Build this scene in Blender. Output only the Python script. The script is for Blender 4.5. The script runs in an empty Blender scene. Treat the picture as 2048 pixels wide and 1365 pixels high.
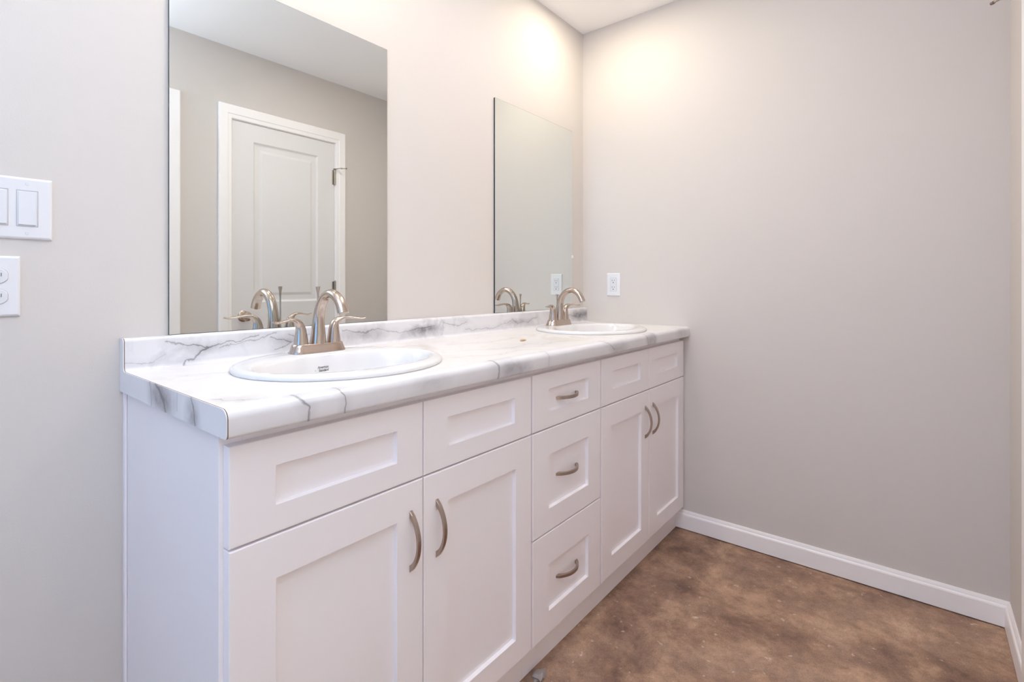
import bpy, bmesh, math, random
from mathutils import Vector, Matrix
from mathutils.bvhtree import BVHTree

S = bpy.context.scene
COL = S.collection
random.seed(4)

# ------------------------------------------------------------------ camera, world, light, exposure
RIGHT = 2.1345      # right wall plane
FRONT = -1.5185     # wall with the door, facing the vanity
CEIL = 2.446
cam = bpy.data.cameras.new('camera'); cam_o = bpy.data.objects.new('camera', cam); COL.objects.link(cam_o)
cam.sensor_fit = 'HORIZONTAL'; cam.sensor_width = 36.0
cam.lens = 1024.28 / 2048 * 36.0
cam.shift_x = 136.62 / 2048
cam.shift_y = -112.06 / 2048
cam.clip_start = 0.01
cam_o.location = (-0.3476, -1.3005, 1.1219)
cam_o.rotation_euler = (math.radians(90), 0, math.radians(-47.1423))
S.camera = cam_o

W = bpy.data.worlds.new('world'); S.world = W; W.use_nodes = True
bg = W.node_tree.nodes['Background']
bg.inputs[0].default_value = (0.72, 0.85, 1.0, 1); bg.inputs[1].default_value = 0.3

S.view_settings.view_transform = 'Standard'
S.view_settings.look = 'None'
S.view_settings.gamma = 1.0
S.view_settings.use_curve_mapping = False
S.view_settings.exposure = 0.13
S.cycles.max_bounces = 14
S.cycles.diffuse_bounces = 8
S.cycles.glossy_bounces = 8
S.cycles.caustics_reflective = True
S.cycles.blur_glossy = 0.3
S.cycles.sample_clamp_indirect = 6.0

def area(name, loc, rot, sx, sy, energy, color):
    l = bpy.data.lights.new(name, 'AREA'); l.shape = 'RECTANGLE'; l.size = sx; l.size_y = sy
    l.energy = energy; l.color = color
    o = bpy.data.objects.new(name, l); COL.objects.link(o); o.location = loc; o.rotation_euler = rot
    return o
# blue daylight from the window in the left wall, daylight through the cased opening, an added unseen uplight that brightens the
# ceiling by the entry, and an added overhead fill lamp with no fixture; the two vanity downlights carry their own lamps
area('window_daylight', (-1.66, -0.80, 1.45), (0, math.radians(-90), 0), 1.3, 1.1, 11.5, (0.15, 0.48, 1.0))
area('opening_daylight', (-0.1, -1.62, 1.02), (math.radians(90), 0, 0), 1.3, 1.9, 5.0, (1.0, 0.93, 0.85))
area('uplight_fill', (-0.5, -1.2, 1.9), (math.radians(180), 0, 0), 0.4, 0.4, 27.5, (0.85, 1.0, 1.2))
area('overhead_fill', (1.2, -0.72, CEIL-0.006), (0, 0, 0), 0.15, 0.15, 6.2, (1.0, 0.94, 0.95))
LAMP = 74.0
LAMP_COL = (1.0, 0.925, 0.73)

# ------------------------------------------------------------------ materials
def srgb(r, g, b):
    f = lambda c: (c/255/12.92) if c/255 <= 0.04045 else ((c/255+0.055)/1.055)**2.4
    return (f(r), f(g), f(b), 1)
def nodes(name):
    m = bpy.data.materials.new(name); m.use_nodes = True
    nt = m.node_tree; b = nt.nodes['Principled BSDF']
    return m, nt, b
def N(nt, kind, **kw):
    n = nt.nodes.new(kind)
    for k, v in kw.items(): setattr(n, k, v)
    return n
def plain(name, col, rough=0.5, metal=0.0, bump=0.0, bscale=200, spec=0.5, var=0.0):
    m, nt, b = nodes(name)
    b.inputs['Base Color'].default_value = col; b.inputs['Roughness'].default_value = rough
    b.inputs['Metallic'].default_value = metal
    b.inputs['Specular IOR Level'].default_value = spec
    tc = N(nt, 'ShaderNodeTexCoord')
    nz = N(nt, 'ShaderNodeTexNoise'); nz.inputs['Scale'].default_value = bscale; nz.inputs['Detail'].default_value = 3
    nt.links.new(tc.outputs['Object'], nz.inputs['Vector'])
    if bump:
        bp = N(nt, 'ShaderNodeBump'); bp.inputs['Strength'].default_value = bump; bp.inputs['Distance'].default_value = 0.002
        nt.links.new(nz.outputs['Fac'], bp.inputs['Height']); nt.links.new(bp.outputs['Normal'], b.inputs['Normal'])
    if var:
        mr = N(nt, 'ShaderNodeMapRange'); mr.inputs['To Min'].default_value = rough-var; mr.inputs['To Max'].default_value = rough+var
        nt.links.new(nz.outputs['Fac'], mr.inputs['Value']); nt.links.new(mr.outputs['Result'], b.inputs['Roughness'])
    return m

M_WALL = plain('wall_paint', srgb(211, 204, 198), 0.75, bump=0.10, bscale=260, spec=0.25)
M_CEIL = plain('ceiling_paint', srgb(251, 249, 248), 0.8, bump=0.10, bscale=200, spec=0.2)
M_TRIM = plain('trim_paint', srgb(247, 243, 242), 0.38, bump=0.02)
M_CAB = plain('cabinet_paint', srgb(246, 241, 243), 0.36, bump=0.02, bscale=120)
M_DOOR = plain('door_paint', srgb(227, 224, 223), 0.42, bump=0.03, bscale=150)
M_PLASTIC = plain('white_plastic', srgb(228, 227, 229), 0.3)
M_PLASTIC2 = plain('rocker_plastic', srgb(222, 222, 225), 0.28)
M_DARK = plain('dark_gap', srgb(128, 122, 120), 0.8)
M_SLOT = plain('slot_shadow', srgb(186, 184, 190), 0.7)
M_PORC = plain('porcelain', srgb(226, 224, 224), 0.12, spec=0.6)
M_LOGO = plain('logo_ink', srgb(70, 62, 66), 0.5)
M_NICKEL = plain('brushed_nickel', srgb(192, 176, 164), 0.21, metal=1.0)
M_PULL = plain('pull_nickel', srgb(176, 160, 148), 0.30, metal=1.0)
M_HINGE = plain('satin_nickel', srgb(176, 168, 158), 0.35, metal=1.0, bscale=120)
M_RUBBER = plain('rubber_tip', srgb(120, 100, 90), 0.6)
M_EDGE = plain('glass_edge', srgb(52, 60, 64), 0.25)
M_SEAM = plain('laminate_seam', srgb(96, 66, 56), 0.6)
M_CHIP = plain('wood_chip', srgb(186, 150, 110), 0.8)
M_LUMP = plain('plaster', srgb(150, 138, 134), 0.9, bump=0.5, bscale=150)
M_CLIP = plain('clear_clip', srgb(235, 240, 242), 0.15)

M_MIRROR, nt, b = nodes('mirror_silver')
nz = N(nt, 'ShaderNodeTexNoise'); nz.inputs['Scale'].default_value = 2
rp = N(nt, 'ShaderNodeValToRGB'); rp.color_ramp.elements[0].color = (0.80, 0.835, 0.815, 1); rp.color_ramp.elements[1].color = (0.81, 0.845, 0.825, 1)
nt.links.new(nz.outputs['Fac'], rp.inputs['Fac']); nt.links.new(rp.outputs['Color'], b.inputs['Base Color'])
b.inputs['Metallic'].default_value = 1.0; b.inputs['Roughness'].default_value = 0.0

def emissive(name, col, strength):
    m, nt, b = nodes(name)
    b.inputs['Base Color'].default_value = (0.9, 0.9, 0.9, 1)
    b.inputs['Emission Color'].default_value = (*col, 1); b.inputs['Emission Strength'].default_value = strength
    return m
M_LAMP = emissive('lamp_lens', LAMP_COL, LAMP)

FLO = 7.7  # shift puts dark stain blotches along the vanity, standing in partly for its shade
def concrete():
    m, nt, b = nodes('stained_concrete')
    L = nt.links.new
    tc = N(nt, 'ShaderNodeTexCoord')
    def noise(sc, det, rough=0.6, dist=0.0, off=0.0):
        mp = N(nt, 'ShaderNodeMapping'); mp.inputs['Location'].default_value = (off, off*1.7, 0)
        L(tc.outputs['Object'], mp.inputs['Vector'])
        n = N(nt, 'ShaderNodeTexNoise'); n.inputs['Scale'].default_value = sc; n.inputs['Detail'].default_value = det
        n.inputs['Roughness'].default_value = rough; n.inputs['Distortion'].default_value = dist
        L(mp.outputs['Vector'], n.inputs['Vector']); return n
    def ramp(n, stops):
        r = N(nt, 'ShaderNodeValToRGB'); e = r.color_ramp.elements
        while len(e) < len(stops): e.new(0.5)
        for el, (p, c) in zip(e, stops): el.position = p; el.color = c
        L(n.outputs['Fac'], r.inputs['Fac']); return r
    def mix(kind, fac, a, c):
        x = N(nt, 'ShaderNodeMix'); x.data_type = 'RGBA'; x.blend_type = kind
        if isinstance(fac, float): x.inputs[0].default_value = fac
        else: L(fac, x.inputs[0])
        L(a, x.inputs[6]); L(c, x.inputs[7]); return x.outputs[2]
    base = ramp(noise(1.9, 9, 0.70, 0.25, FLO), [(0.34, srgb(92, 70, 62)), (0.44, srgb(128, 101, 88)), (0.54, srgb(164, 134, 115)), (0.68, srgb(196, 166, 146))])
    warm = ramp(noise(6.0, 9, 0.72, 0.3, 8.0), [(0.36, srgb(92, 70, 61)), (0.50, srgb(148, 116, 93)), (0.66, srgb(212, 176, 144))])
    c = mix('MIX', 0.42, base.outputs['Color'], warm.outputs['Color'])
    blot = ramp(noise(26, 9, 0.78, 0.2, 5.0), [(0.32, (0.60, 0.58, 0.57, 1)), (0.5, (1, 1, 1, 1)), (0.68, (1.30, 1.26, 1.2, 1))])
    c = mix('MULTIPLY', 0.6, c, blot.outputs['Color'])
    grain = ramp(noise(260, 6, 0.85), [(0.30, (0.40, 0.40, 0.40, 1)), (0.70, (1.55, 1.5, 1.45, 1))])
    c = mix('MULTIPLY', 0.65, c, grain.outputs['Color'])
    fleck = ramp(noise(38, 3, 0.55, 0.4, 2.2), [(0.66, (0, 0, 0, 1)), (0.74, (1, 1, 1, 1))])
    lt = N(nt, 'ShaderNodeRGB'); lt.outputs[0].default_value = srgb(214, 194, 176)
    fm = N(nt, 'ShaderNodeMath', operation='MULTIPLY'); fm.inputs[1].default_value = 0.6
    L(fleck.outputs['Color'], fm.inputs[0])
    c = mix('MIX', fm.outputs[0], c, lt.outputs[0])
    L(c, b.inputs['Base Color'])
    b.inputs['Roughness'].default_value = 0.6; b.inputs['Specular IOR Level'].default_value = 0.25
    bp = N(nt, 'ShaderNodeBump'); bp.inputs['Strength'].default_value = 0.12; bp.inputs['Distance'].default_value = 0.002
    L(noise(60, 5).outputs['Fac'], bp.inputs['Height']); L(bp.outputs['Normal'], b.inputs['Normal'])
    return m
M_FLOOR = concrete()

def marble(name, plane, veins, clouds, base=srgb(224, 222, 224), haze=0.35, rough=0.28, jit=0.012, seed=0.0, hazecol=srgb(205, 205, 210)):
    """White laminate with grey veins.  plane = which two object axes the printed veins run in;
    veins = [(width, strength, [(u, v), ...])], clouds = [(u, v, ru, rv, strength)], all in metres on the surface."""
    m, nt, b = nodes(name)
    L = nt.links.new
    tc = N(nt, 'ShaderNodeTexCoord')
    def math_(op, a, c=None, clamp=False):
        n = N(nt, 'ShaderNodeMath', operation=op); n.use_clamp = clamp
        for i, v in enumerate((a, c)):
            if v is None: continue
            if isinstance(v, (int, float)): n.inputs[i].default_value = v
            else: L(v, n.inputs[i])
        return n.outputs[0]
    def noise(scale, detail, vec, rough_=0.55, out='Fac', dist=0.0):
        n = N(nt, 'ShaderNodeTexNoise'); n.inputs['Scale'].default_value = scale; n.inputs['Detail'].default_value = detail
        n.inputs['Roughness'].default_value = rough_; n.inputs['Distortion'].default_value = dist
        L(vec, n.inputs['Vector']); return n.outputs[out]
    off = N(nt, 'ShaderNodeMapping'); off.inputs['Location'].default_value = (seed, seed*0.7, seed*1.3)
    L(tc.outputs['Object'], off.inputs['Vector'])
    sep = N(nt, 'ShaderNodeSeparateXYZ'); L(tc.outputs['Object'], sep.inputs[0])
    comb = N(nt, 'ShaderNodeCombineXYZ'); L(sep.outputs[plane[0]], comb.inputs[0]); L(sep.outputs[plane[1]], comb.inputs[1])
    nv = noise(26, 4, off.outputs['Vector'], 0.6, 'Color')
    sub = N(nt, 'ShaderNodeVectorMath', operation='SUBTRACT'); L(nv, sub.inputs[0]); sub.inputs[1].default_value = (0.5, 0.5, 0.5)
    scl = N(nt, 'ShaderNodeVectorMath', operation='MULTIPLY'); L(sub.outputs[0], scl.inputs[0]); scl.inputs[1].default_value = (jit*2.4, jit*2.4, 0)
    P = N(nt, 'ShaderNodeVectorMath', operation='ADD'); L(comb.outputs[0], P.inputs[0]); L(scl.outputs[0], P.inputs[1])
    P = P.outputs[0]
    wmod = noise(18, 2, off.outputs['Vector'])
    total = None
    for w, st, pts in veins:
        dmin = None
        for a, c in zip(pts, pts[1:]):
            du, dv = c[0]-a[0], c[1]-a[1]; l2 = du*du+dv*dv
            s1 = N(nt, 'ShaderNodeVectorMath', operation='SUBTRACT'); L(P, s1.inputs[0]); s1.inputs[1].default_value = (a[0], a[1], 0)
            dt = N(nt, 'ShaderNodeVectorMath', operation='DOT_PRODUCT'); L(s1.outputs[0], dt.inputs[0]); dt.inputs[1].default_value = (du/l2, dv/l2, 0)
            t = math_('ADD', dt.outputs['Value'], 0.0, True)
            sc = N(nt, 'ShaderNodeVectorMath', operation='SCALE'); sc.inputs[0].default_value = (du, dv, 0); L(t, sc.inputs['Scale'])
            s2 = N(nt, 'ShaderNodeVectorMath', operation='SUBTRACT'); L(s1.outputs[0], s2.inputs[0]); L(sc.outputs[0], s2.inputs[1])
            ln = N(nt, 'ShaderNodeVectorMath', operation='LENGTH'); L(s2.outputs[0], ln.inputs[0])
            dmin = ln.outputs['Value'] if dmin is None else math_('MINIMUM', dmin, ln.outputs['Value'])
        # sharp core plus a soft halo
        core = math_('MULTIPLY', math_('SUBTRACT', 1.0, math_('DIVIDE', dmin, math_('MULTIPLY', wmod, 2*w)), True), st)
        halo = math_('MULTIPLY', math_('SUBTRACT', 1.0, math_('DIVIDE', dmin, w*7), True), st*0.22)
        v = math_('MAXIMUM', core, halo)
        total = v if total is None else math_('MAXIMUM', total, v)
    mott = noise(30, 5, off.outputs['Vector'], 0.65, dist=0.8)
    for (u, v, ru, rv, st) in clouds:
        s1 = N(nt, 'ShaderNodeVectorMath', operation='SUBTRACT'); L(P, s1.inputs[0]); s1.inputs[1].default_value = (u, v, 0)
        s2 = N(nt, 'ShaderNodeVectorMath', operation='MULTIPLY'); L(s1.outputs[0], s2.inputs[0]); s2.inputs[1].default_value = (1/ru, 1/rv, 0)
        ln = N(nt, 'ShaderNodeVectorMath', operation='LENGTH'); L(s2.outputs[0], ln.inputs[0])
        k = math_('SUBTRACT', 1.0, ln.outputs['Value'], True)
        k = math_('MULTIPLY', math_('MULTIPLY', k, st*2.2), mott)
        total = k if total is None else math_('ADD', total, k, True)
    # broad faint clouding and hairlines of the print
    big = noise(5.5, 6, off.outputs['Vector'], 0.6, dist=1.0)
    band = math_('SUBTRACT', 1.0, math_('MULTIPLY', math_('ABSOLUTE', math_('SUBTRACT', big, 0.5)), 16.0), True)
    patch = math_('MULTIPLY', math_('SUBTRACT', noise(3.1, 3, off.outputs['Vector']), 0.42, True), 3.0, True)
    hz = math_('MULTIPLY', math_('MULTIPLY', band, patch), haze)
    mx = N(nt, 'ShaderNodeMix'); mx.data_type = 'RGBA'; L(hz, mx.inputs[0]); mx.inputs[6].default_value = base; mx.inputs[7].default_value = hazecol
    out = mx.outputs[2]
    if total is not None:
        m2 = N(nt, 'ShaderNodeMix'); m2.data_type = 'RGBA'; L(total, m2.inputs[0]); L(out, m2.inputs[6]); m2.inputs[7].default_value = srgb(112, 108, 112)
        out = m2.outputs[2]
    L(out, b.inputs['Base Color']); b.inputs['Roughness'].default_value = rough
    return m

# ------------------------------------------------------------------ helpers
def obj(name, bm, mat, parent=None, smooth=False, bevel=0.0, seg=2, angle=35):
    """One mesh object from a bmesh in world coordinates; under a parent the mesh is stored relative to it."""
    bmesh.ops.recalc_face_normals(bm, faces=bm.faces)
    if parent is not None:
        p = Vector((0, 0, 0)); q = parent
        while q is not None: p += q.location; q = q.parent
        bmesh.ops.translate(bm, verts=bm.verts, vec=-p)
    me = bpy.data.meshes.new(name); bm.to_mesh(me); bm.free()
    me.materials.append(mat)
    o = bpy.data.objects.new(name, me); COL.objects.link(o)
    if parent is not None: o.parent = parent
    if bevel:
        md = o.modifiers.new('bevel', 'BEVEL'); md.width = bevel; md.segments = seg; md.limit_method = 'ANGLE'; md.angle_limit = math.radians(angle)
        md.harden_normals = False
    if smooth:
        for p in me.polygons: p.use_smooth = True
        me.set_sharp_from_angle(angle=math.radians(40))
    return o
def thing(name, label, cat, loc, group=None):
    o = bpy.data.objects.new(name, None); COL.objects.link(o); o.location = loc; o.empty_display_size = 0.05
    o['label'] = label; o['category'] = cat
    if group: o['group'] = group
    return o
def tag(o, label, cat, group=None):
    o['label'] = label; o['category'] = cat
    if group: o['group'] = group
    return o
def struct(o, label, cat):
    o['kind'] = 'structure'; o['label'] = label; o['category'] = cat
    return o
def box(bm, x0, x1, y0, y1, z0, z1):
    v = [bm.verts.new(p) for p in ((x0,y0,z0),(x1,y0,z0),(x1,y1,z0),(x0,y1,z0),(x0,y0,z1),(x1,y0,z1),(x1,y1,z1),(x0,y1,z1))]
    for f in ((0,3,2,1),(4,5,6,7),(0,1,5,4),(1,2,6,5),(2,3,7,6),(3,0,4,7)): bm.faces.new([v[i] for i in f])
def B(*boxes):
    bm = bmesh.new()
    for b_ in boxes: box(bm, *b_)
    return bm
def prism(bm, pts, axis, a, b_):
    """Extrude a 2-D outline along an axis. axis 0: pts=(y,z); 1: pts=(x,z); 2: pts=(x,y)."""
    def mk(p, t):
        return ((t, p[0], p[1]), (p[0], t, p[1]), (p[0], p[1], t))[axis]
    A = [bm.verts.new(mk(p, a)) for p in pts]; C = [bm.verts.new(mk(p, b_)) for p in pts]
    n = len(pts)
    bm.faces.new(A); bm.faces.new(C[::-1])
    for i in range(n): bm.faces.new((A[i], A[(i+1) % n], C[(i+1) % n], C[i]))
def loft(bm, rings, cap=True):
    R = [[bm.verts.new(p) for p in r] for r in rings]
    n = len(R[0])
    for a, c in zip(R, R[1:]):
        for i in range(n): bm.faces.new((a[i], a[(i+1) % n], c[(i+1) % n], c[i]))
    if cap: bm.faces.new(R[0][::-1]); bm.faces.new(R[-1])
def lathe(bm, c, prof, axis=(0,0,1), n=32, cap=True):
    ax = Vector(axis).normalized(); u = ax.orthogonal().normalized(); w = ax.cross(u)
    loft(bm, [[Vector(c)+ax*h+(u*math.cos(2*math.pi*i/n)+w*math.sin(2*math.pi*i/n))*max(r, 1e-4) for i in range(n)] for r, h in prof], cap)
def smooth_path(pts, k=5):
    """Catmull-Rom through rows of numbers."""
    out = []
    P = [pts[0]]+list(pts)+[pts[-1]]
    for i in range(1, len(P)-2):
        for j in range(k):
            t = j/k
            out.append([0.5*((2*b_)+(-a+c)*t+(2*a-5*b_+4*c-d)*t*t+(-a+3*b_-3*c+d)*t**3) for a, b_, c, d in zip(P[i-1], P[i], P[i+1], P[i+2])])
    out.append(list(pts[-1])); return out
def sweep(bm, origin, rows, side, n=20, k=5):
    """rows: (dx, dy, dz, half width along side, half thickness).  side: fixed sideways vector."""
    rows = smooth_path(rows, k); o = Vector(origin); side = Vector(side).normalized(); rings = []
    for i, r in enumerate(rows):
        a = Vector(rows[max(i-1, 0)][:3]); c = Vector(rows[min(i+1, len(rows)-1)][:3]); t = (c-a).normalized()
        nrm = t.cross(side).normalized(); sd = nrm.cross(t).normalized()
        p = o+Vector(r[:3])
        rings.append([p+sd*math.cos(2*math.pi*j/n)*r[3]+nrm*math.sin(2*math.pi*j/n)*r[4] for j in range(n)])
    loft(bm, rings)
def arc(cx, cy, r, a0, a1, n=6):
    return [(cx+r*math.cos(math.radians(a0+(a1-a0)*i/n)), cy+r*math.sin(math.radians(a0+(a1-a0)*i/n))) for i in range(n+1)]
def panel_front(bm, x0, x1, z0, z1, yf, th, panels, loops, sign=-1, rnd=0.0):
    """A door or drawer front in the x-z plane, its face at yf looking along sign*y, with recessed/raised panels.
    panels: (x0,x1,z0,z1) stacked bottom to top sharing x0,x1; loops: (inset, depth behind the face)."""
    V = lambda x, z, d=0.0: bm.verts.new((x, yf-sign*d, z))
    q = lambda *v: bm.faces.new(v)
    def rect(a, c, e, f, d=0.0): q(V(a, e, d), V(c, e, d), V(c, f, d), V(a, f, d))
    px0, px1 = panels[0][0], panels[0][1]
    mid = [z for p in panels for z in (p[2], p[3])]
    fx0, fx1 = x0+rnd, x1-rnd
    zs = [z0+rnd]+mid+[z1-rnd]
    for i in range(len(zs)-1):
        rect(fx0, px0, zs[i], zs[i+1]); rect(px1, fx1, zs[i], zs[i+1])
        if i % 2 == 0: rect(px0, px1, zs[i], zs[i+1])
    for (a, c, e, f) in panels:
        L = [(a, c, e, f, 0.0)]+[(a+i, c-i, e+i, f-i, d) for i, d in loops]
        for p, r in zip(L, L[1:]):
            P = [(p[0],p[2]),(p[1],p[2]),(p[1],p[3]),(p[0],p[3])]; R = [(r[0],r[2]),(r[1],r[2]),(r[1],r[3]),(r[0],r[3])]
            for i in range(4):
                j = (i+1) % 4
                q(V(*P[i], p[4]), V(*P[j], p[4]), V(*R[j], r[4]), V(*R[i], r[4]))
        r = L[-1]; rect(r[0], r[1], r[2], r[3], r[4])
    # rounded rim, sides and back, built as rings round the outline and welded
    def ring(i, d):
        xs = [x0+i, px0, px1, x1-i]; zz = [z0+i]+mid+[z1-i]
        return [(x, zz[0], d) for x in xs]+[(xs[3], z, d) for z in zz[1:]]+[(x, zz[-1], d) for x in xs[2::-1]]+[(xs[0], z, d) for z in zz[-2:0:-1]]
    rings = [ring(rnd*(1-math.sin(a)), rnd*(1-math.cos(a))) for a in ([math.radians(t) for t in (0, 22.5, 45, 67.5, 90)] if rnd else [0.0])]
    rings.append(ring(0.0, th))
    for A_, C_ in zip(rings, rings[1:]):
        for k in range(len(A_)):
            l = (k+1) % len(A_)
            q(V(*A_[k]), V(*A_[l]), V(*C_[l]), V(*C_[k]))
    q(*[V(*p) for p in rings[-1]])
    bmesh.ops.remove_doubles(bm, verts=bm.verts, dist=1e-5)
def copy_tree(o, parent=None):
    c = o.copy(); COL.objects.link(c)
    if parent is not None: c.parent = parent
    for ch in list(o.children): copy_tree(ch, c)
    return c

# ------------------------------------------------------------------ the room
LX = -1.60
struct(obj('floor', B((LX, RIGHT, -3.7, 0.0, -0.1, 0.0)), M_FLOOR), 'mottled brown stained concrete floor', 'floor')
struct(obj('ceiling', B((LX-0.1, RIGHT+0.1, -3.7, 0.1, CEIL, CEIL+0.1)), M_CEIL), 'smooth white ceiling', 'ceiling')
struct(obj('wall_back', B((LX-0.1, RIGHT+0.1, 0.0, 0.1, -0.1, CEIL)), M_WALL), 'greige painted wall carrying the two mirrors', 'wall')
struct(obj('wall_right', B((RIGHT, RIGHT+0.1, -1.63, 0.0, -0.1, CEIL)), M_WALL), 'greige painted wall at the right end of the vanity', 'wall')
DX0, DX1, DTOP = 0.940, 1.6250, 2.046          # door opening
OX0, OX1, OTOP = -0.80, 0.585, 2.046           # cased opening the photographer stands beside
Y1 = FRONT-0.11
struct(obj('wall_front', B((DX1+0.012, RIGHT, Y1, FRONT, 0, CEIL), (DX0-0.012, DX1+0.012, Y1, FRONT, DTOP+0.012, CEIL), (OX1, DX0-0.012, Y1, FRONT, 0, CEIL),
    (OX0, OX1, Y1, FRONT, OTOP, CEIL), (LX, OX0, Y1, FRONT, 0, CEIL)), M_WALL), 'greige painted wall with the white door, seen in the mirror', 'wall')
WX = LX
struct(obj('wall_left', B((WX-0.1, WX, -3.7, -1.25, 0, CEIL), (WX-0.1, WX, -0.35, 0.0, 0, CEIL), (WX-0.1, WX, -1.25, -0.35, 0, 0.7), (WX-0.1, WX, -1.25, -0.35, 2.0, CEIL)), M_WALL),
    'greige painted wall with the window outside the picture', 'wall')
struct(obj('wall_bedroom', B((LX, 1.5, -3.7, -3.6, 0, 0.6), (LX, 1.5, -3.7, -3.6, 2.3, CEIL), (0.7, 1.5, -3.7, -3.6, 0.6, 2.3),
    (1.5, 1.6, -3.7, Y1, 0, CEIL)), M_WALL), 'greige painted walls of the room beyond the opening', 'wall')

def casing(name, x0, x1, top, w, label):
    """Flat moulded casing round an opening on the front wall: two legs and a head, stepped profile."""
    bm = bmesh.new()
    y = FRONT
    def prof(a, s):   # from the opening edge outwards, s=+1/-1
        return [(a, y), (a, y+0.010), (a+s*0.004, y+0.012), (a+s*0.022, y+0.013), (a+s*0.026, y+0.016), (a+s*(w-0.006), y+0.018), (a+s*w, y+0.014), (a+s*w, y)]
    L, R = prof(x0, -1), prof(x1, 1)
    rings = []
    # sweep the profile up the left leg, across the head and down the right leg with mitred corners
    pl = [(p[0], p[1], 0.0) for p in L]
    p2 = [(p[0], p[1], top+(x0-p[0])) for p in L]
    p3 = [(x1+(x0-p[0]), p[1], top+(x0-p[0])) for p in L]
    p4 = [(x1+(x0-p[0]), p[1], 0.0) for p in L]
    loft(bm, [pl, p2, p3, p4])
    return struct(obj(name, bm, M_TRIM, bevel=0.0012), label, 'door casing')
casing('trim_1', DX0-0.003, DX1+0.003, DTOP+0.003, 0.074, 'white moulded casing around the panelled door, seen in the mirror')
casing('trim_2', OX0, OX1, OTOP, 0.080, 'white casing of an open doorway at the left mirror edge')
struct(obj('trim_3', B((DX0-0.012, DX0, Y1, FRONT+0.0006, 0, DTOP+.012), (DX1, DX1+0.012, Y1, FRONT+0.0006, 0, DTOP+.012), (DX0, DX1, Y1, FRONT+0.0006, DTOP, DTOP+0.012), (DX0, DX0+.012, FRONT-.06, FRONT-.038, 0, DTOP), (DX1-.012, DX1, FRONT-.06, FRONT-.038, 0, DTOP), (DX0, DX1, FRONT-.06, FRONT-.038, DTOP-.012, DTOP)), M_TRIM), 'white jamb lining the door opening', 'door jamb')

# the panelled door
d1 = bpy.data.objects.new('door_1', None); COL.objects.link(d1); d1.location = (DX0, FRONT, 0)
struct(d1, 'white two-panel interior door reflected in the left mirror', 'door')
bm = bmesh.new()
PX0, PX1 = 1.068, 1.500
panel_front(bm, DX0+0.002, DX1-0.0015, 0.012, DTOP-0.001, FRONT-0.001, 0.035, [(PX0, PX1, 0.22, 0.86), (PX0, PX1, 1.022, 1.945)],
    [(0.010, 0.007), (0.016, 0.008), (0.040, 0.008), (0.056, 0.003)], sign=1)
obj('slab', bm, M_DOOR, d1, bevel=0.0015)
bm = bmesh.new()
lathe(bm, (1.006, FRONT-0.002, 0.945), [(0.032, 0), (0.032, 0.004), (0.026, 0.009), (0.012, 0.011), (0.011, 0.028), (0.018, 0.034), (0.026, 0.042), (0.0275, 0.052), (0.024, 0.061), (0.012, 0.066), (0.001, 0.067)], (0, 1, 0))
obj('door_knob', bm, M_NICKEL, d1, smooth=True)
hinges = []
for z0, z1 in ((1.778, 1.872), (1.055, 1.145), (0.20, 0.29)):
    bm = bmesh.new()
    for i in range(5):
        a = z0+(z1-z0)*i/5; lathe(bm, (DX1-0.001, FRONT+0.006, a+0.0004), [(0.0072, 0), (0.0072, (z1-z0)/5-0.001)], n=14)
    lathe(bm, (DX1-0.001, FRONT+0.006, z1), [(0.005, 0), (0.0065, 0.002), (0.005, 0.006), (0.001, 0.007)], n=14)
    box(bm, DX1-0.019, DX1-0.004, FRONT-0.0018, FRONT-0.0004, z0, z1)
    box(bm, DX1+0.002, DX1+0.0098, FRONT+0.0, FRONT+0.0108, z0, z1)
    hinges.append(obj('hinge', bm, M_HINGE, d1, smooth=True))
bm = bmesh.new()
hx, hy, hz = DX1-0.001, FRONT+0.006, 1.882
lathe(bm, (hx, hy, hz-0.002), [(0.009, 0), (0.009, 0.004)], n=16)
ja = Vector((1.642, -1.468, hz)); dv = (ja-Vector((hx, hy, hz))); ln = dv.length; dv.normalize(); sv = Vector((0, 0, 1)).cross(dv)
loft(bm, [[Vector((hx, hy, hz))+dv*t+sv*a+Vector((0, 0, c)) for a, c in ((-0.006, -0.0014), (0.006, -0.0014), (0.006, 0.0014), (-0.006, 0.0014))] for t in (0.0, ln)])
lathe(bm, ja-dv*0.004+Vector((0, 0, -0.001)), [(0.0052, 0), (0.0052, 0.010)], (0.74, 0.67, 0), n=12)
lathe(bm, ja+Vector((0, 0, -0.001)), [(0.0028, 0), (0.0028, 0.030)], (0.74, 0.67, 0), n=12)
obj('hinge_stop', bm, M_HINGE, hinges[0], smooth=True)
bm = bmesh.new()
lathe(bm, ja+Vector((0.74, 0.67, 0))*0.029+Vector((0, 0, -0.001)), [(0.0042, 0), (0.0046, 0.003), (0.0040, 0.008), (0.001, 0.0085)], (0.74, 0.67, 0.0), n=14)
obj('stop_tip', bm, M_RUBBER, hinges[0], smooth=True)

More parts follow.
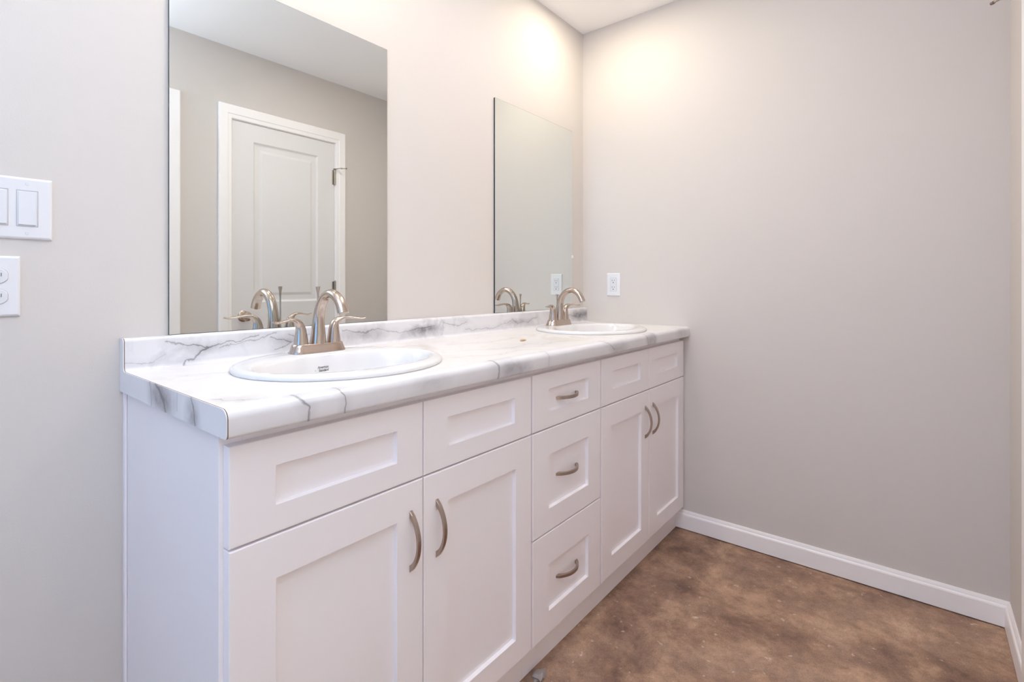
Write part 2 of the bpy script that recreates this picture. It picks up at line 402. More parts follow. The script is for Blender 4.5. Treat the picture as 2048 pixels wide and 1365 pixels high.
# baseboards
def base_prof(s0, s):
    return [(s0, 0.004), (s0+s*0.013, 0.004), (s0+s*0.013, 0.066), (s0+s*0.0115, 0.0705), (s0+s*0.008, 0.0735), (s0+s*0.0065, 0.080), (s0+s*0.004, 0.0865), (s0, 0.0865)]
bm = bmesh.new(); prism(bm, base_prof(RIGHT, -1), 1, -0.4745, FRONT)
struct(obj('baseboard_right', bm, M_TRIM), 'white baseboard along the right wall', 'baseboard')
bm = bmesh.new(); prism(bm, base_prof(FRONT, 1), 0, DX1+0.077, RIGHT-0.013)
struct(obj('baseboard_front', bm, M_TRIM), 'short white baseboard beside the door casing', 'baseboard')
bm = bmesh.new(); prism(bm, base_prof(FRONT, 1), 0, OX1+0.080, DX0-0.077)
struct(obj('baseboard_between', bm, M_TRIM), 'white baseboard between the two door casings', 'baseboard')
bm = bmesh.new(); prism(bm, base_prof(0.0, -1), 0, LX, 0.000)
struct(obj('baseboard_back', bm, M_TRIM), 'white baseboard on the wall left of the vanity', 'baseboard')

# ------------------------------------------------------------------ vanity cabinets
YD, YF, YK = -0.508, -0.4885, -0.4735
ZT, Z1, Z2, ZB, ZC = 0.867, 0.703, 0.400, 0.1027, 0.8855
GAP = 0.0035
SH = [(0.0004, 0.0006), (0.0016, 0.0100)]
def pull_bm(cx, cz, vertical):
    """Arched flat bar pull with wedge feet, 131 mm long."""
    h = 0.0655; n = 16; bow = 0.027
    outer = [(-h+2*h*i/n, bow*(1-((-1+2*i/n)**2))**0.85+0.0008) for i in range(n+1)]
    outer[0] = (-h, 0.0); outer[-1] = (h, 0.0)
    hi = h-0.015
    inner = [(hi-2*hi*i/n, 0.0+0.0220*(1-((1-2*i/n)**2))**0.75) for i in range(n+1)]
    bm = bmesh.new()
    ring = [[], []]
    pts = outer+inner
    w = 0.0052
    def mk(p, s):
        a, d = p
        wd = w*(0.85+0.15*(1-abs(a)/h))
        return (cx+s*wd, YD_-d, cz+a) if vertical else (cx+a, YD_-d, cz+s*wd)
    YD_ = PULL_Y[0]
    A = [bm.verts.new(mk(p, -1)) for p in pts]; C = [bm.verts.new(mk(p, 1)) for p in pts]; m = len(pts)
    for i in range(m): bm.faces.new((A[i], A[(i+1) % m], C[(i+1) % m], C[i]))
    # side faces as strips between the outer and inner arcs
    for V_, flip in ((A, 0), (C, 1)):
        for i in range(n):
            q = (V_[i], V_[i+1], V_[m-1-(i+1)], V_[m-1-i])
            bm.faces.new(q if not flip else q[::-1])
    return bm
PULL_Y = [YD]
def front(parent, kind, x0, x1, z0, z1, stile_l, stile_r, rail_t, rail_b, pull=None):
    bm = bmesh.new()
    panel_front(bm, x0, x1, z0, z1, YD, 0.019, [(x0+stile_l, x1-stile_r, z0+rail_b, z1-rail_t)], SH, rnd=0.0026)
    o = obj(kind, bm, M_CAB, parent)
    if pull:
        cx, cz, vert = pull
        PULL_Y[0] = YD if vert else YD+0.0098
        hd = obj('handle', pull_bm(cx, cz, vert), M_PULL, parent, bevel=0.0009)
        hd.parent = o
    return o
def carcass(t, x0, x1, fx0, fx1):
    obj('carcass', B((x0, x0+0.016, YF+0.0195, -0.002, 0.0, ZC-.001), (x1-0.016, x1, YF+0.0195, -0.002, 0.0, ZC-.001), (x0+0.016, x1-0.016, YF+0.0195, -0.002, 0.105, 0.118), (x0+0.016, x1-0.016, -0.010, -0.002, 0.118, ZC-.001)), M_CAB, t)
    m = (fx0+fx1)/2
    bs = [(fx0, fx0+0.038, YF, YF+0.019, 0.0975, ZC-.001), (fx1-0.038, fx1, YF, YF+0.019, 0.0975, ZC-.001),
          (fx0+0.038, fx1-0.038, YF, YF+0.019, 0.0975, 0.135), (fx0+0.038, fx1-0.038, YF, YF+0.019, 0.845, ZC-.001),
          (fx0+0.038, fx1-0.038, YF, YF+0.019, Z1-0.02, Z1+0.02)]
    if fx1-fx0 > 0.6: bs.append((m-0.02, m+0.02, YF, YF+0.019, 0.135, Z1-0.02))
    else: bs.append((fx0+0.038, fx1-0.038, YF, YF+0.019, Z2-0.02, Z2+0.02))
    obj('face_frame', B(*bs), M_CAB, t, bevel=0.0008)
    kb = bmesh.new()
    prism(kb, [(YK, 0.0), (YK, 0.078), (YK+0.004, 0.0965), (YK+0.014, 0.0965), (YK+0.014, 0.0)], 0, fx0+(0.004 if fx0 < 0.1 else 0), fx1)
    obj('kick_board', kb, M_CAB, t, bevel=0.0008)

XA, XB, XC, XD = 0.004, 0.8690, 1.2930, RIGHT-0.002
vs = 'white shaker vanity cabinets under the marble counter'
t1 = thing('sink_base_cabinet', 'white shaker two-door sink cabinet under the near left sink, its end panel exposed', 'cabinet', (0.4365, -0.25, 0), vs)
carcass(t1, XA+0.004, XB-.0003, XA, XB-.0003)
obj('scribe_moulding', B((XA-0.002, XA+0.0038, -0.0145, -0.0005, 0.0, ZC-.001)), M_CAB, t1, bevel=0.002)
front(t1, 'false_front', 0.0116, 0.4402, Z1+GAP/2, ZT, 0.080, 0.075, 0.048, 0.047)
front(t1, 'false_front', 0.4436, 0.8656, Z1+GAP/2, ZT, 0.079, 0.079, 0.048, 0.047)
front(t1, 'door', 0.0116, 0.4402, ZB, Z1-GAP/2, 0.080, 0.075, 0.073, 0.064, (0.4035, 0.5765, True))
front(t1, 'door', 0.4436, 0.8656, ZB, Z1-GAP/2, 0.079, 0.074, 0.073, 0.064, (0.4845, 0.5765, True))
t2 = thing('drawer_base_cabinet', 'narrow white shaker cabinet of three stacked drawers between the two sink cabinets', 'cabinet', (1.081, -0.25, 0), vs)
carcass(t2, XB+.0003, XC-.0003, XB+.0003, XC-.0003)
front(t2, 'drawer', 0.8740, 1.2885, Z1+GAP/2, ZT, 0.085, 0.086, 0.048, 0.047, (1.0795, 0.781, False))
front(t2, 'drawer', 0.8740, 1.2885, Z2+GAP/2, Z1-GAP/2, 0.085, 0.086, 0.075, 0.066, (1.0795, 0.5505, False))
front(t2, 'drawer', 0.8740, 1.2885, ZB, Z2-GAP/2, 0.085, 0.086, 0.092, 0.066, (1.0795, 0.2415, False))
t3 = thing('sink_base_cabinet', 'white shaker two-door sink cabinet under the far right sink, against the right wall', 'cabinet', (1.713, -0.25, 0), vs)
carcass(t3, XC+.0003, XD, XC+.0003, XD)
front(t3, 'false_front', 1.2975, 1.7130, Z1+GAP/2, ZT, 0.084, 0.082, 0.048, 0.050)
front(t3, 'false_front', 1.7164, 2.1270, Z1+GAP/2, ZT, 0.082, 0.082, 0.048, 0.052)
front(t3, 'door', 1.2975, 1.7130, ZB, Z1-GAP/2, 0.078, 0.076, 0.075, 0.066, (1.6775, 0.580, True))
front(t3, 'door', 1.7164, 2.1270, ZB, Z1-GAP/2, 0.084, 0.072, 0.075, 0.066, (1.7560, 0.580, True))

# ------------------------------------------------------------------ countertop with backsplash
CZ0, CZ1, CYF, BSY, BSZ = 0.886, 0.9315, -0.5323, -0.0240, 1.0037
CXR = RIGHT-0.001
FAU = (0.4275, -0.122)
SINKS = ((0.400, -0.275), (1.680, -0.275))

# px(x, z) positions of the printed veins, read on each face
V_BS = [(0.0030, 0.75, [(0.082, 0.990), (0.135, 0.979), (0.182, 0.973), (0.235, 0.977), (0.275, 0.983), (0.31, 0.990)]),
        (0.0036, 0.85, [(0.182, 0.973), (0.160, 0.962), (0.148, 0.948), (0.120, 0.934)]),
        (0.0022, 0.45, [(-0.004, 0.951), (0.025, 0.943), (0.055, 0.947), (0.085, 0.962)]),
        (0.0026, 0.6, [(0.215, 0.966), (0.260, 0.974), (0.31, 0.979), (0.36, 0.993)]),
        (0.0026, 0.65, [(0.345, 0.980), (0.385, 0.971), (0.405, 0.960), (0.36, 0.944)]),
        (0.0026, 0.6, [(0.400, 0.985), (0.43, 0.975), (0.47, 0.978)]),
        (0.0034, 0.55, [(0.58, 0.986), (0.66, 0.972), (0.705, 0.984), (0.765, 0.967), (0.83, 0.962), (0.90, 0.970), (0.98, 0.973)]),
        (0.0030, 0.55, [(1.02, 0.988), (1.06, 0.975), (1.105, 0.968), (1.16, 0.978)]),
        (0.0026, 0.50, [(1.15, 0.950), (1.33, 0.946), (1.41, 0.962), (1.46, 0.974), (1.50, 0.955), (1.58, 0.958), (1.66, 0.978)]),
        (0.0030, 0.5, [(1.86, 0.962), (1.93, 0.975), (2.0, 0.966)])]
C_BS = [(0.93, 0.963, 0.11, 0.024, 0.75), (0.66, 0.965, 0.12, 0.030, 0.50), (2.06, 0.968, 0.14, 0.035, 1.0), (0.40, 0.967, 0.07, 0.026, 0.35), (0.17, 0.970, 0.08, 0.02, 0.3), (1.50, 0.962, 0.12, 0.02, 0.35)]
V_FR = [(0.0032, 0.85, [(0.118, 0.936), (0.133, 0.918), (0.142, 0.910), (0.140, 0.888)]),
        (0.0030, 0.85, [(0.206, 0.934), (0.215, 0.920), (0.217, 0.905), (0.216, 0.887)]),
        (0.0065, 0.75, [(0.672, 0.937), (0.684, 0.920), (0.681, 0.888)]),
        (0.0026, 0.5, [(0.915, 0.934), (0.921, 0.915), (0.918, 0.890)]),
        (0.0036, 0.7, [(1.28, 0.934), (1.315, 0.917), (1.345, 0.900)]),
        (0.0040, 0.6, [(1.625, 0.935), (1.640, 0.915), (1.648, 0.888)]),
        (0.0034, 0.6, [(1.705, 0.934), (1.715, 0.912), (1.712, 0.888)])]
C_FR = [(0.74, 0.905, 0.06, 0.035, 0.55), (0.80, 0.90, 0.05, 0.03, 0.35), (1.68, 0.908, 0.07, 0.04, 0.5), (1.39, 0.90, 0.09, 0.03, 0.4), (2.02, 0.91, 0.09, 0.03, 0.3), (0.44, 0.91, 0.08, 0.03, 0.22)]
V_TOP = [(0.0034, 0.50, [(0.02, -0.44), (0.055, -0.485), (0.072, -0.494)]),
         (0.0030, 0.30, [(0.06, -0.17), (0.16, -0.20), (0.22, -0.16)]),
         (0.0034, 0.34, [(0.66, -0.40), (0.78, -0.46), (0.90, -0.44), (0.98, -0.50)]),
         (0.0030, 0.34, [(0.78, -0.33), (0.93, -0.40), (1.05, -0.37)]),
         (0.0040, 0.34, [(0.86, -0.20), (1.00, -0.25), (1.18, -0.23)]),
         (0.0040, 0.34, [(1.05, -0.43), (1.16, -0.40), (1.30, -0.45)]),
         (0.0030, 0.30, [(1.22, -0.14), (1.32, -0.22), (1.40, -0.20)])]
M_TOP = marble('marble_worktop', (0, 1), V_TOP, [(0.05, -0.47, 0.05, 0.05, 0.15), (1.05, -0.38, 0.25, 0.10, 0.16)], base=srgb(230, 227, 225), haze=0.75, seed=2.0, jit=0.02, hazecol=srgb(200, 184, 170))
M_SPLASH = marble('marble_splash', (0, 2), V_BS, C_BS, seed=5.0, haze=0.9, hazecol=srgb(186, 184, 190))
M_FRONT = marble('marble_front_edge', (0, 2), V_FR, C_FR, seed=9.0, haze=0.4, jit=0.006)
V_CAP = [(0.0045, 0.60, [(-0.190, 0.945), (-0.200, 0.915), (-0.206, 0.885)]),
         (0.0070, 0.75, [(-0.205, 0.940), (-0.245, 0.925), (-0.268, 0.905), (-0.283, 0.882)]),
         (0.0040, 0.35, [(-0.335, 0.935), (-0.335, 0.900)]),
         (0.0045, 0.70, [(-0.395, 0.935), (-0.408, 0.910), (-0.415, 0.886)])]
M_CAP = marble('marble_end_cap', (1, 2), V_CAP, [(-0.27, 0.91, 0.07, 0.04, 0.7), (-0.22, 0.91, 0.05, 0.04, 0.35), (-0.40, 0.90, 0.04, 0.035, 0.5)], base=srgb(230, 229, 231), seed=1.0, haze=0.3, jit=0.006)

ct = thing('countertop', 'white marble-patterned laminate vanity counter with backsplash and rolled front edge', 'countertop', (0, 0, 0))
YT = CYF+0.030            # the top sheet ends where the rolled edge starts
TZ = CZ1
bm = bmesh.new()
prism(bm, [(-0.0005, CZ0), (-0.0005, TZ), (YT, TZ), (YT, CZ0)], 0, 0.0, CXR)
top = obj('worktop', bm, M_TOP, ct)
# sink cut-outs
bm = bmesh.new()
for cx, cy in SINKS:
    loft(bm, [[(cx+0.250*math.cos(2*math.pi*i/64), cy+0.198*math.sin(2*math.pi*i/64), z) for i in range(64)] for z in (0.80, 1.0)])
bmesh.ops.recalc_face_normals(bm, faces=bm.faces)
me = bpy.data.meshes.new('cut'); bm.to_mesh(me); bm.free()
cut = bpy.data.objects.new('cut', me); COL.objects.link(cut)
md = top.modifiers.new('cut', 'BOOLEAN'); md.operation = 'DIFFERENCE'; md.object = cut; md.solver = 'EXACT'
dg = bpy.context.evaluated_depsgraph_get(); new = bpy.data.meshes.new_from_object(top.evaluated_get(dg))
top.modifiers.clear(); top.data = new
bpy.data.objects.remove(cut)

edge = [(YT, CZ0), (YT, TZ)]+arc(CYF+0.016, TZ-0.016, 0.016, 90, 180, 8)+arc(CYF+0.006, CZ0+0.006, 0.006, 180, 270, 4)
bm = bmesh.new(); prism(bm, edge, 0, 0.0, CXR)
obj('front_edge', bm, M_FRONT, ct, smooth=True)
splash = [(-0.0008, TZ), (-0.0008, BSZ)]+arc(BSY+0.009, BSZ-0.009, 0.009, 90, 180, 6)+arc(BSY-0.010, TZ+0.010, 0.010, 0, -90, 6)
bm = bmesh.new(); prism(bm, splash, 0, 0.0, CXR)
obj('backsplash', bm, M_SPLASH, ct, smooth=True)
cap = [(-0.0008, CZ0), (-0.0008, BSZ)]+arc(BSY+0.009, BSZ-0.009, 0.009, 90, 180, 6)+arc(BSY-0.010, TZ+0.010, 0.010, 0, -90, 6)+arc(CYF+0.016, TZ-0.016, 0.016, 90, 180, 8)+arc(CYF+0.006, CZ0+0.006, 0.006, 180, 270, 4)
bm = bmesh.new(); prism(bm, cap, 0, -0.0032, -0.0016); o = obj('end_cap', bm, M_CAP, ct); o['label'] = 'grey marbled end cap'
bm = bmesh.new(); prism(bm, cap, 0, -0.0016, 0.0); o = obj('seam', bm, M_SEAM, ct); o['label'] = 'thin dark brown laminate seam'

# ------------------------------------------------------------------ sinks
def ell(cx, cy, a, b_, z, n=72):
    return [(cx+a*math.cos(2*math.pi*i/n), cy+b_*math.sin(2*math.pi*i/n), z) for i in range(n)]
def sink(cx, cy, label):
    t = thing('sink', label, 'sink', (cx, cy, CZ1), 'white oval drop-in sinks')
    icy = cy-0.027
    z = CZ1
    rings = [ell(cx, cy, 0.236, 0.186, z-0.004), ell(cx, cy, 0.2635, 0.2135, z+0.0006), ell(cx, cy, 0.265, 0.215, z+0.003), ell(cx, cy, 0.2645, 0.2145, z+0.007),
             ell(cx, cy, 0.261, 0.211, z+0.0105), ell(cx, cy, 0.255, 0.205, z+0.0125), ell(cx, cy-0.006, 0.248, 0.180, z+0.0132), ell(cx, icy, 0.242, 0.144, z+0.0125),
             ell(cx, icy, 0.236, 0.139, z+0.0095), ell(cx, icy, 0.230, 0.134, z+0.002), ell(cx, icy, 0.222, 0.128, z-0.018), ell(cx, icy, 0.205, 0.117, z-0.055),
             ell(cx, icy, 0.175, 0.098, z-0.095), ell(cx, icy, 0.125, 0.070, z-0.122), ell(cx, icy, 0.065, 0.042, z-0.133), ell(cx, icy, 0.024, 0.024, z-0.136)]
    bm = bmesh.new(); loft(bm, rings, cap=False)
    bowl = obj('basin', bm, M_PORC, t, smooth=True)
    bm = bmesh.new(); lathe(bm, (cx, icy, z-0.1365), [(0.0245, 0), (0.0245, 0.0025), (0.019, 0.003), (0.018, 0.001), (0.015, 0.001), (0.014, 0.006), (0.001, 0.0075)])
    obj('drain', bm, M_NICKEL, t, smooth=True)
    return t, bowl
s1, bowl1 = sink(*SINKS[0], 'white oval drop-in sink in the near left part of the marble counter')
s2, _ = sink(*SINKS[1], 'white oval drop-in sink at the far right end of the marble counter beside the wall')

# printed mark inside the near bowl, laid on the porcelain where the sight line meets it
bpy.context.view_layer.update()
bt = BVHTree.FromPolygons([bowl1.matrix_world @ v.co for v in bowl1.data.vertices], [tuple(p.vertices) for p in bowl1.data.polygons])
hit = bt.ray_cast(Vector((0.4075, -0.30, 0.9065)), Vector((0.0, 1.0, 0.0)))
if hit[0] is not None:
    nrm = hit[1]
    if nrm.y > 0: nrm = -nrm
    ux = Vector((1, 0, 0)); uy = nrm.cross(ux).normalized(); ux = uy.cross(nrm).normalized()
    fc = bpy.data.curves.new('mark', 'FONT'); fc.body = 'American\nStandard'; fc.size = 0.0092; fc.shear = 0.35; fc.space_line = 0.85; fc.space_character = 0.9; fc.offset = 0.00004; fc.align_x = 'CENTER'; fc.align_y = 'CENTER'
    fo = bpy.data.objects.new('mark_src', fc); COL.objects.link(fo)
    bpy.context.view_layer.update()
    dg = bpy.context.evaluated_depsgraph_get()
    me = bpy.data.meshes.new_from_object(fo.evaluated_get(dg)); bpy.data.objects.remove(fo)
    bm = bmesh.new(); bm.from_mesh(me)
    # long swung stroke under the S, left of the words
    pts = [(-0.0345, -0.0105), (-0.031, -0.0105), (-0.027, -0.0068), (-0.022, -0.003), (-0.0225, -0.0018), (-0.028, -0.006)]
    bm.faces.new([bm.verts.new((x, y, 0)) for x, y in pts])
    g = 10
    bm.faces.new([bm.verts.new((-0.032+0.0028*math.cos(2*math.pi*i/g), 0.0015+0.0022*math.sin(2*math.pi*i/g), 0)) for i in range(g)])
    bmesh.ops.recalc_face_normals(bm, faces=bm.faces)
    mat = Matrix((ux, uy, nrm)).transposed().to_4x4(); mat.translation = hit[0]+nrm*0.0008
    bm.transform(mat)
    lo = obj('maker_mark', bm, M_LOGO, s1); lo['label'] = 'small dark printed script mark'

# ------------------------------------------------------------------ faucets
def faucet(fx, fy, z, label):
    t = thing('faucet', label, 'faucet', (fx, fy, z), 'brushed nickel centerset faucets')
    def stad(L, D, zz, n=40):
        r = D/2; h = L/2-r; pts = []
        for i in range(n):
            a = 2*math.pi*i/n
            pts.append((fx+(h if math.cos(a) >= 0 else -h)*min(1, abs(math.cos(a))*3)+r*math.cos(a), fy+r*math.sin(a), zz))
        return pts
    bm = bmesh.new()
    loft(bm, [stad(0.166, 0.058, z), stad(0.166, 0.058, z+0.002), stad(0.160, 0.053, z+0.008), stad(0.154, 0.048, z+0.016), stad(0.150, 0.045, z+0.0215), stad(0.146, 0.042, z+0.0235)])
    obj('base_plate', bm, M_NICKEL, t, smooth=True)
    bm = bmesh.new()
    sweep(bm, (fx, fy, z+0.0225), [(0, 0, 0, 0.0225, 0.0225), (0, -0.002, 0.022, 0.0195, 0.0195), (0, -0.003, 0.050, 0.0168, 0.0165), (0, -0.007, 0.080, 0.0152, 0.0142), (0, -0.018, 0.106, 0.0146, 0.0130),
        (0, -0.038, 0.126, 0.0144, 0.0122), (0, -0.063, 0.133, 0.0146, 0.0118), (0, -0.087, 0.124, 0.0150, 0.0118), (0, -0.104, 0.106, 0.0155, 0.0120), (0, -0.114, 0.084, 0.0160, 0.0124)], (1, 0, 0), n=28)
    obj('spout', bm, M_NICKEL, t, smooth=True)
    bm = bmesh.new()
    lathe(bm, (fx, fy-0.1146, z+0.1058), [(0.0112, 0), (0.0112, -0.0025), (0.009, -0.0028)], (0, -0.41, -0.91), n=20)
    obj('aerator', bm, M_HINGE, t, smooth=True)
    for s in (-1, 1):
        bm = bmesh.new()
        ax = fx+s*0.0508
        side = (s*0.24, -0.97, 0)
        sweep(bm, (ax, fy, z+0.022), [(0, 0, 0, 0.0195, 0.0195), (0, 0, 0.020, 0.0168, 0.0168), (s*0.001, 0, 0.040, 0.0138, 0.0136), (s*0.006, -0.001, 0.054, 0.0122, 0.0105), (s*0.020, -0.005, 0.0645, 0.0108, 0.0060),
            (s*0.038, -0.010, 0.0665, 0.0098, 0.0042), (s*0.058, -0.015, 0.0640, 0.0094, 0.0034), (s*0.076, -0.020, 0.0620, 0.0092, 0.0030), (s*0.090, -0.024, 0.0640, 0.0070, 0.0026)], side, n=22)
        obj('handle', bm, M_NICKEL, t, smooth=True)
    bm = bmesh.new()
    lathe(bm, (fx+0.011, fy+0.0160, z+0.022), [(0.0045, 0), (0.0028, 0.004), (0.0026, 0.120), (0.0036, 0.135), (0.0062, 0.150), (0.0062, 0.1515), (0.001, 0.152)], n=16)
    obj('lift_rod', bm, M_NICKEL, t, smooth=True)
    return t
ZD = CZ1+0.0125
f1 = faucet(FAU[0], FAU[1], ZD, 'brushed nickel two-handle faucet on the near left sink')
f2 = copy_tree(f1)
f2.location = (1.680, FAU[1], ZD)
f2['label'] = 'brushed nickel two-handle faucet on the far right sink, its lift rod pushed down'
for c in f2.children:
    if c.name.startswith('lift_rod'): c.scale.z = 0.78

# ------------------------------------------------------------------ mirrors
def mirror(x0, x1, z1, label, clip=None):
    z0 = BSZ+0.0006
    t = thing('wall_mirror', label, 'mirror', ((x0+x1)/2, 0, z0), 'frameless mirrors above the sinks')
    obj('glass_body', B((x0, x1, -0.0062, -0.0008, z0, z1)), M_EDGE, t)
    bm = bmesh.new(); box(bm, x0+0.0006, x1-0.0006, -0.0068, -0.0063, z0+0.0006, z1-0.0008)
    o = obj('mirror_face', bm, M_MIRROR, t); o['label'] = 'reflective mirror face'
    for cx_, cz_ in (clip or []):
        obj('mirror_clip', B((cx_-0.004, cx_+0.008, -0.0095, -0.0005, cz_-0.008, cz_+0.008)), M_CLIP, t, bevel=0.0015)
    return t
mirror(0.0962, 0.7715, 1.9039, 'tall frameless mirror above the near left sink, reflecting a white door')
mirror(1.3604, 2.0111, 1.9039, 'frameless mirror above the far right sink, reflecting the wall outlet', [(2.0111, 1.266)])

# ------------------------------------------------------------------ switches and outlets
def rplate(bm, a0, a1, z0, z1, mk, d=0.0055, r=0.004):
    """Cover plate with a sloped rim; mk(a, z, depth) places a point."""
    def ring(i, dd): return [mk(a0+i, z0+i, dd), mk(a1-i, z0+i, dd), mk(a1-i, z1-i, dd), mk(a0+i, z1-i, dd)]
    loft(bm, [ring(0, 0.0002), ring(0.0, 0.0015), ring(0.0016, 0.0042), ring(0.0045, d), ring(0.006, d)])
BK = lambda a, z, d: (a, -d, z)
RT = lambda a, z, d: (RIGHT-d, a, z)
def qbox(bm, mk, a0, a1, z0, z1, d0, d1):
    v = [bm.verts.new(mk(*p)) for p in ((a0,z0,d0),(a1,z0,d0),(a1,z1,d0),(a0,z1,d0),(a0,z0,d1),(a1,z0,d1),(a1,z1,d1),(a0,z1,d1))]
    for f in ((0,3,2,1),(4,5,6,7),(0,1,5,4),(1,2,6,5),(2,3,7,6),(3,0,4,7)): bm.faces.new([v[i] for i in f])
def screw(t, mk, a, z, d=0.0055):
    bm = bmesh.new(); c = Vector(mk(a, z, d-0.0003)); n = Vector(mk(a, z, d+1))-Vector(mk(a, z, d))
    lathe(bm, c, [(0.0034, 0), (0.0032, 0.0009), (0.0012, 0.0012), (0.0004, 0.0009)], n, n=16)
    obj('screw', bm, M_PLASTIC2, t, smooth=True)

SWX1, SWZ0, SWZ1 = -0.1244, 1.2125, 1.3345
SWX0 = SWX1-0.1165
zc = (SWZ0+SWZ1)/2
sw = thing('light_switch', 'white two-gang rocker switch plate on the wall left of the near mirror', 'light switch', ((SWX0+SWX1)/2, 0, zc))
bm = bmesh.new(); rplate(bm, SWX0, SWX1, SWZ0, SWZ1, BK); obj('cover_plate', bm, M_PLASTIC, sw, bevel=0.0006)
for gx in (SWX1-0.0405, SWX1-0.0865):
    bm = bmesh.new()
    for q in ((-0.0172, -0.0160, -0.036, 0.036), (0.0160, 0.0172, -0.036, 0.036), (-0.0160, 0.0160, -0.036, -0.0348), (-0.0160, 0.0160, 0.0348, 0.036)):
        qbox(bm, BK, gx+q[0], gx+q[1], zc+q[2], zc+q[3], 0.005, 0.0059)
    obj('switch_frame', bm, M_SLOT, sw)
    bm = bmesh.new()
    pr = [(0.004, zc-0.0325), (0.0088, zc-0.0325), (0.0080, zc), (0.0062, zc+0.0325), (0.004, zc+0.0325)]
    prism(bm, [(-d, z) for d, z in pr], 0, gx-0.0142, gx+0.0142)
    obj('rocker', bm, M_PLASTIC2, sw, bevel=0.0006)
    for dz in (-0.0490, 0.0490): screw(sw, BK, gx, zc+dz)
px1, pz0, pz1 = -0.1752, 1.0605, 1.1785
pz = (pz0+pz1)/2
ol = thing('duplex_outlet', 'white duplex outlet plate below the rocker switches at the left edge', 'outlet', (px1-0.036, 0, pz))
bm = bmesh.new(); rplate(bm, px1-0.072, px1, pz0, pz1, BK); obj('cover_plate', bm, M_PLASTIC, ol, bevel=0.0006)
gx = px1-0.036
for dz in (-0.0200, 0.0200):
    bm = bmesh.new()
    loft(bm, [[BK(gx+min(0.0165, max(-0.0165, 0.0175*math.cos(2*math.pi*i/40)))*k, pz+dz+0.0150*math.sin(2*math.pi*i/40)*k, d) for i in range(40)] for k, d in ((1.06, 0.0048), (1.06, 0.0058))])
    rim = obj('receptacle_gap', bm, M_SLOT, ol)
    bm = bmesh.new()
    loft(bm, [[BK(gx+min(0.0165, max(-0.0165, 0.0175*math.cos(2*math.pi*i/40)))*k, pz+dz+0.0150*math.sin(2*math.pi*i/40)*k, d) for i in range(40)] for k, d in ((1.0, 0.005), (1.0, 0.0066), (0.95, 0.0072))])
    fc_ = obj('receptacle', bm, M_PLASTIC2, ol)
    bm = bmesh.new()
    qbox(bm, BK, gx-0.0075, gx-0.0060, pz+dz-0.002, pz+dz+0.006, 0.0065, 0.0074); qbox(bm, BK, gx+0.0060, gx+0.0075, pz+dz-0.001, pz+dz+0.006, 0.0065, 0.0074)
    qbox(bm, BK, gx-0.0025, gx+0.0025, pz+dz-0.009, pz+dz-0.0045, 0.0065, 0.0074)
    obj('slots', bm, M_DARK, ol)
screw(ol, BK, gx, pz)
oy, oz = -0.1703, 1.1243
ol2 = thing('wall_outlet', 'white rectangular wall outlet on the right wall above the counter end', 'outlet', (RIGHT, oy, oz))
bm = bmesh.new(); rplate(bm, oy-0.0352, oy+0.0352, oz-0.0580, oz+0.0580, RT); obj('cover_plate', bm, M_PLASTIC, ol2, bevel=0.0006)
bm = bmesh.new()
for q in ((-0.0170, -0.0160, -0.034, 0.034), (0.0160, 0.0170, -0.034, 0.034), (-0.0160, 0.0160, -0.034, -0.033), (-0.0160, 0.0160, 0.033, 0.034)):
    qbox(bm, RT, oy+q[0], oy+q[1], oz+q[2], oz+q[3], 0.005, 0.0057)
obj('receptacle_gap', bm, M_SLOT, ol2)
bm = bmesh.new(); qbox(bm, RT, oy-0.016, oy+0.016, oz-0.033, oz+0.033, 0.005, 0.0068); obj('receptacle', bm, M_PLASTIC2, ol2, bevel=0.0006)
bm = bmesh.new()
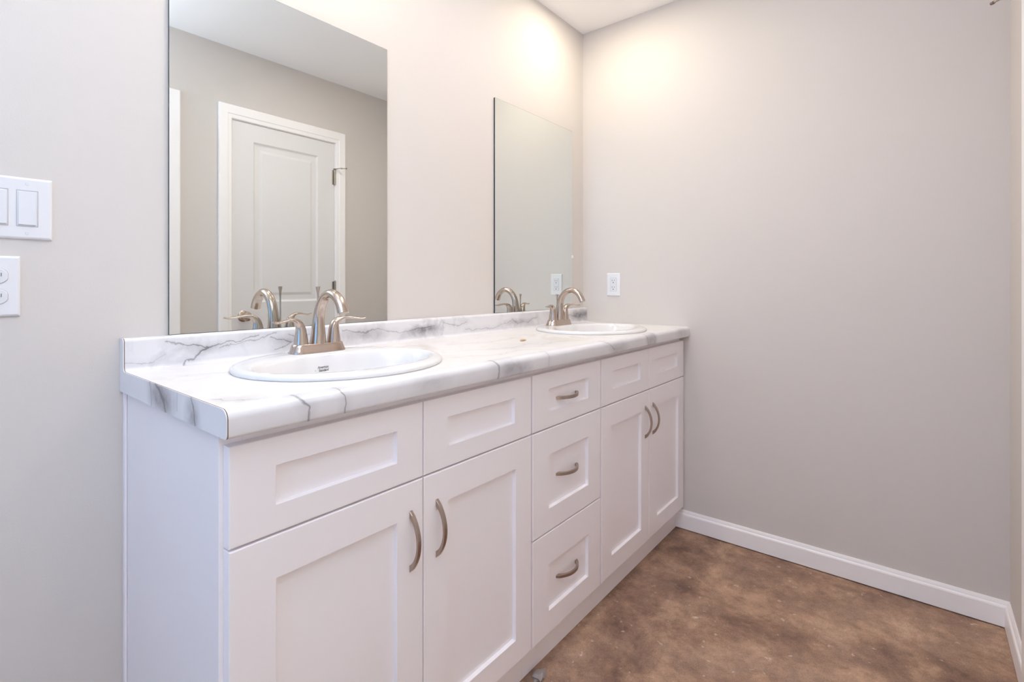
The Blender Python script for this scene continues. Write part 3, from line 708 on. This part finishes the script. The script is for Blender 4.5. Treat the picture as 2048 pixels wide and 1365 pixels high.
for dz in (0.0175, -0.0165):
    qbox(bm, RT, oy+0.0050, oy+0.0072, oz+dz-0.001, oz+dz+0.0075, 0.0064, 0.0071); qbox(bm, RT, oy-0.0072, oy-0.0050, oz+dz, oz+dz+0.0075, 0.0064, 0.0071)
    qbox(bm, RT, oy-0.0026, oy+0.0026, oz+dz-0.0105, oz+dz-0.0050, 0.0064, 0.0071)
obj('slots', bm, M_DARK, ol2)
for dz in (-0.0485, 0.0485): screw(ol2, RT, oy, oz+dz)

# ------------------------------------------------------------------ recessed ceiling lights
LAMPS = ((0.46, -0.30, 'round recessed ceiling downlight above the near left sink'), (1.745, -0.30, 'round recessed ceiling downlight above the far right sink'))
lt0 = None
for lx, ly, lab in LAMPS:
    if lt0 is None:
        lt = lt0 = thing('recessed_downlight', lab, 'ceiling light', (lx, ly, CEIL), 'recessed lights over the vanity')
        bm = bmesh.new(); lathe(bm, (lx, ly, CEIL), [(0.092, -0.0005), (0.092, -0.003), (0.084, -0.007), (0.072, -0.006), (0.072, -0.0005)], n=48, cap=False); obj('trim_ring', bm, M_PLASTIC, lt, smooth=True)
        bm = bmesh.new(); lathe(bm, (lx, ly, CEIL), [(0.072, -0.0015), (0.072, -0.005), (0.001, -0.0052)], n=48); obj('lens', bm, M_LAMP, lt)
    else:
        lt = copy_tree(lt0); lt.location = (lx, ly, CEIL); lt['label'] = lab

# ------------------------------------------------------------------ small debris
def lump(name, c, sx, sy, sz, mat, seed, label, cat):
    rnd = random.Random(seed); bm = bmesh.new()
    bmesh.ops.create_icosphere(bm, subdivisions=2, radius=1)
    for v in bm.verts:
        k = 1+rnd.uniform(-0.25, 0.25); v.co = Vector((v.co.x*sx*k, v.co.y*sy*k, max(-0.3, v.co.z)*sz*k))
    zmin = min(v.co.z for v in bm.verts)
    bmesh.ops.translate(bm, verts=bm.verts, vec=Vector(c)-Vector((0, 0, zmin)))
    return tag(obj(name, bm, mat, smooth=True), label, cat)
lump('wood_chip', (1.116, -0.312, CZ1+0.0002), 0.014, 0.0075, 0.004, M_CHIP, 3, 'tiny tan wood chip lying on the counter between the sinks', 'debris')
lump('plaster_crumb', (0.912, -0.505, 0.0), 0.026, 0.016, 0.012, M_LUMP, 5, 'grey crumb of plaster on the floor beside the kick board', 'debris')
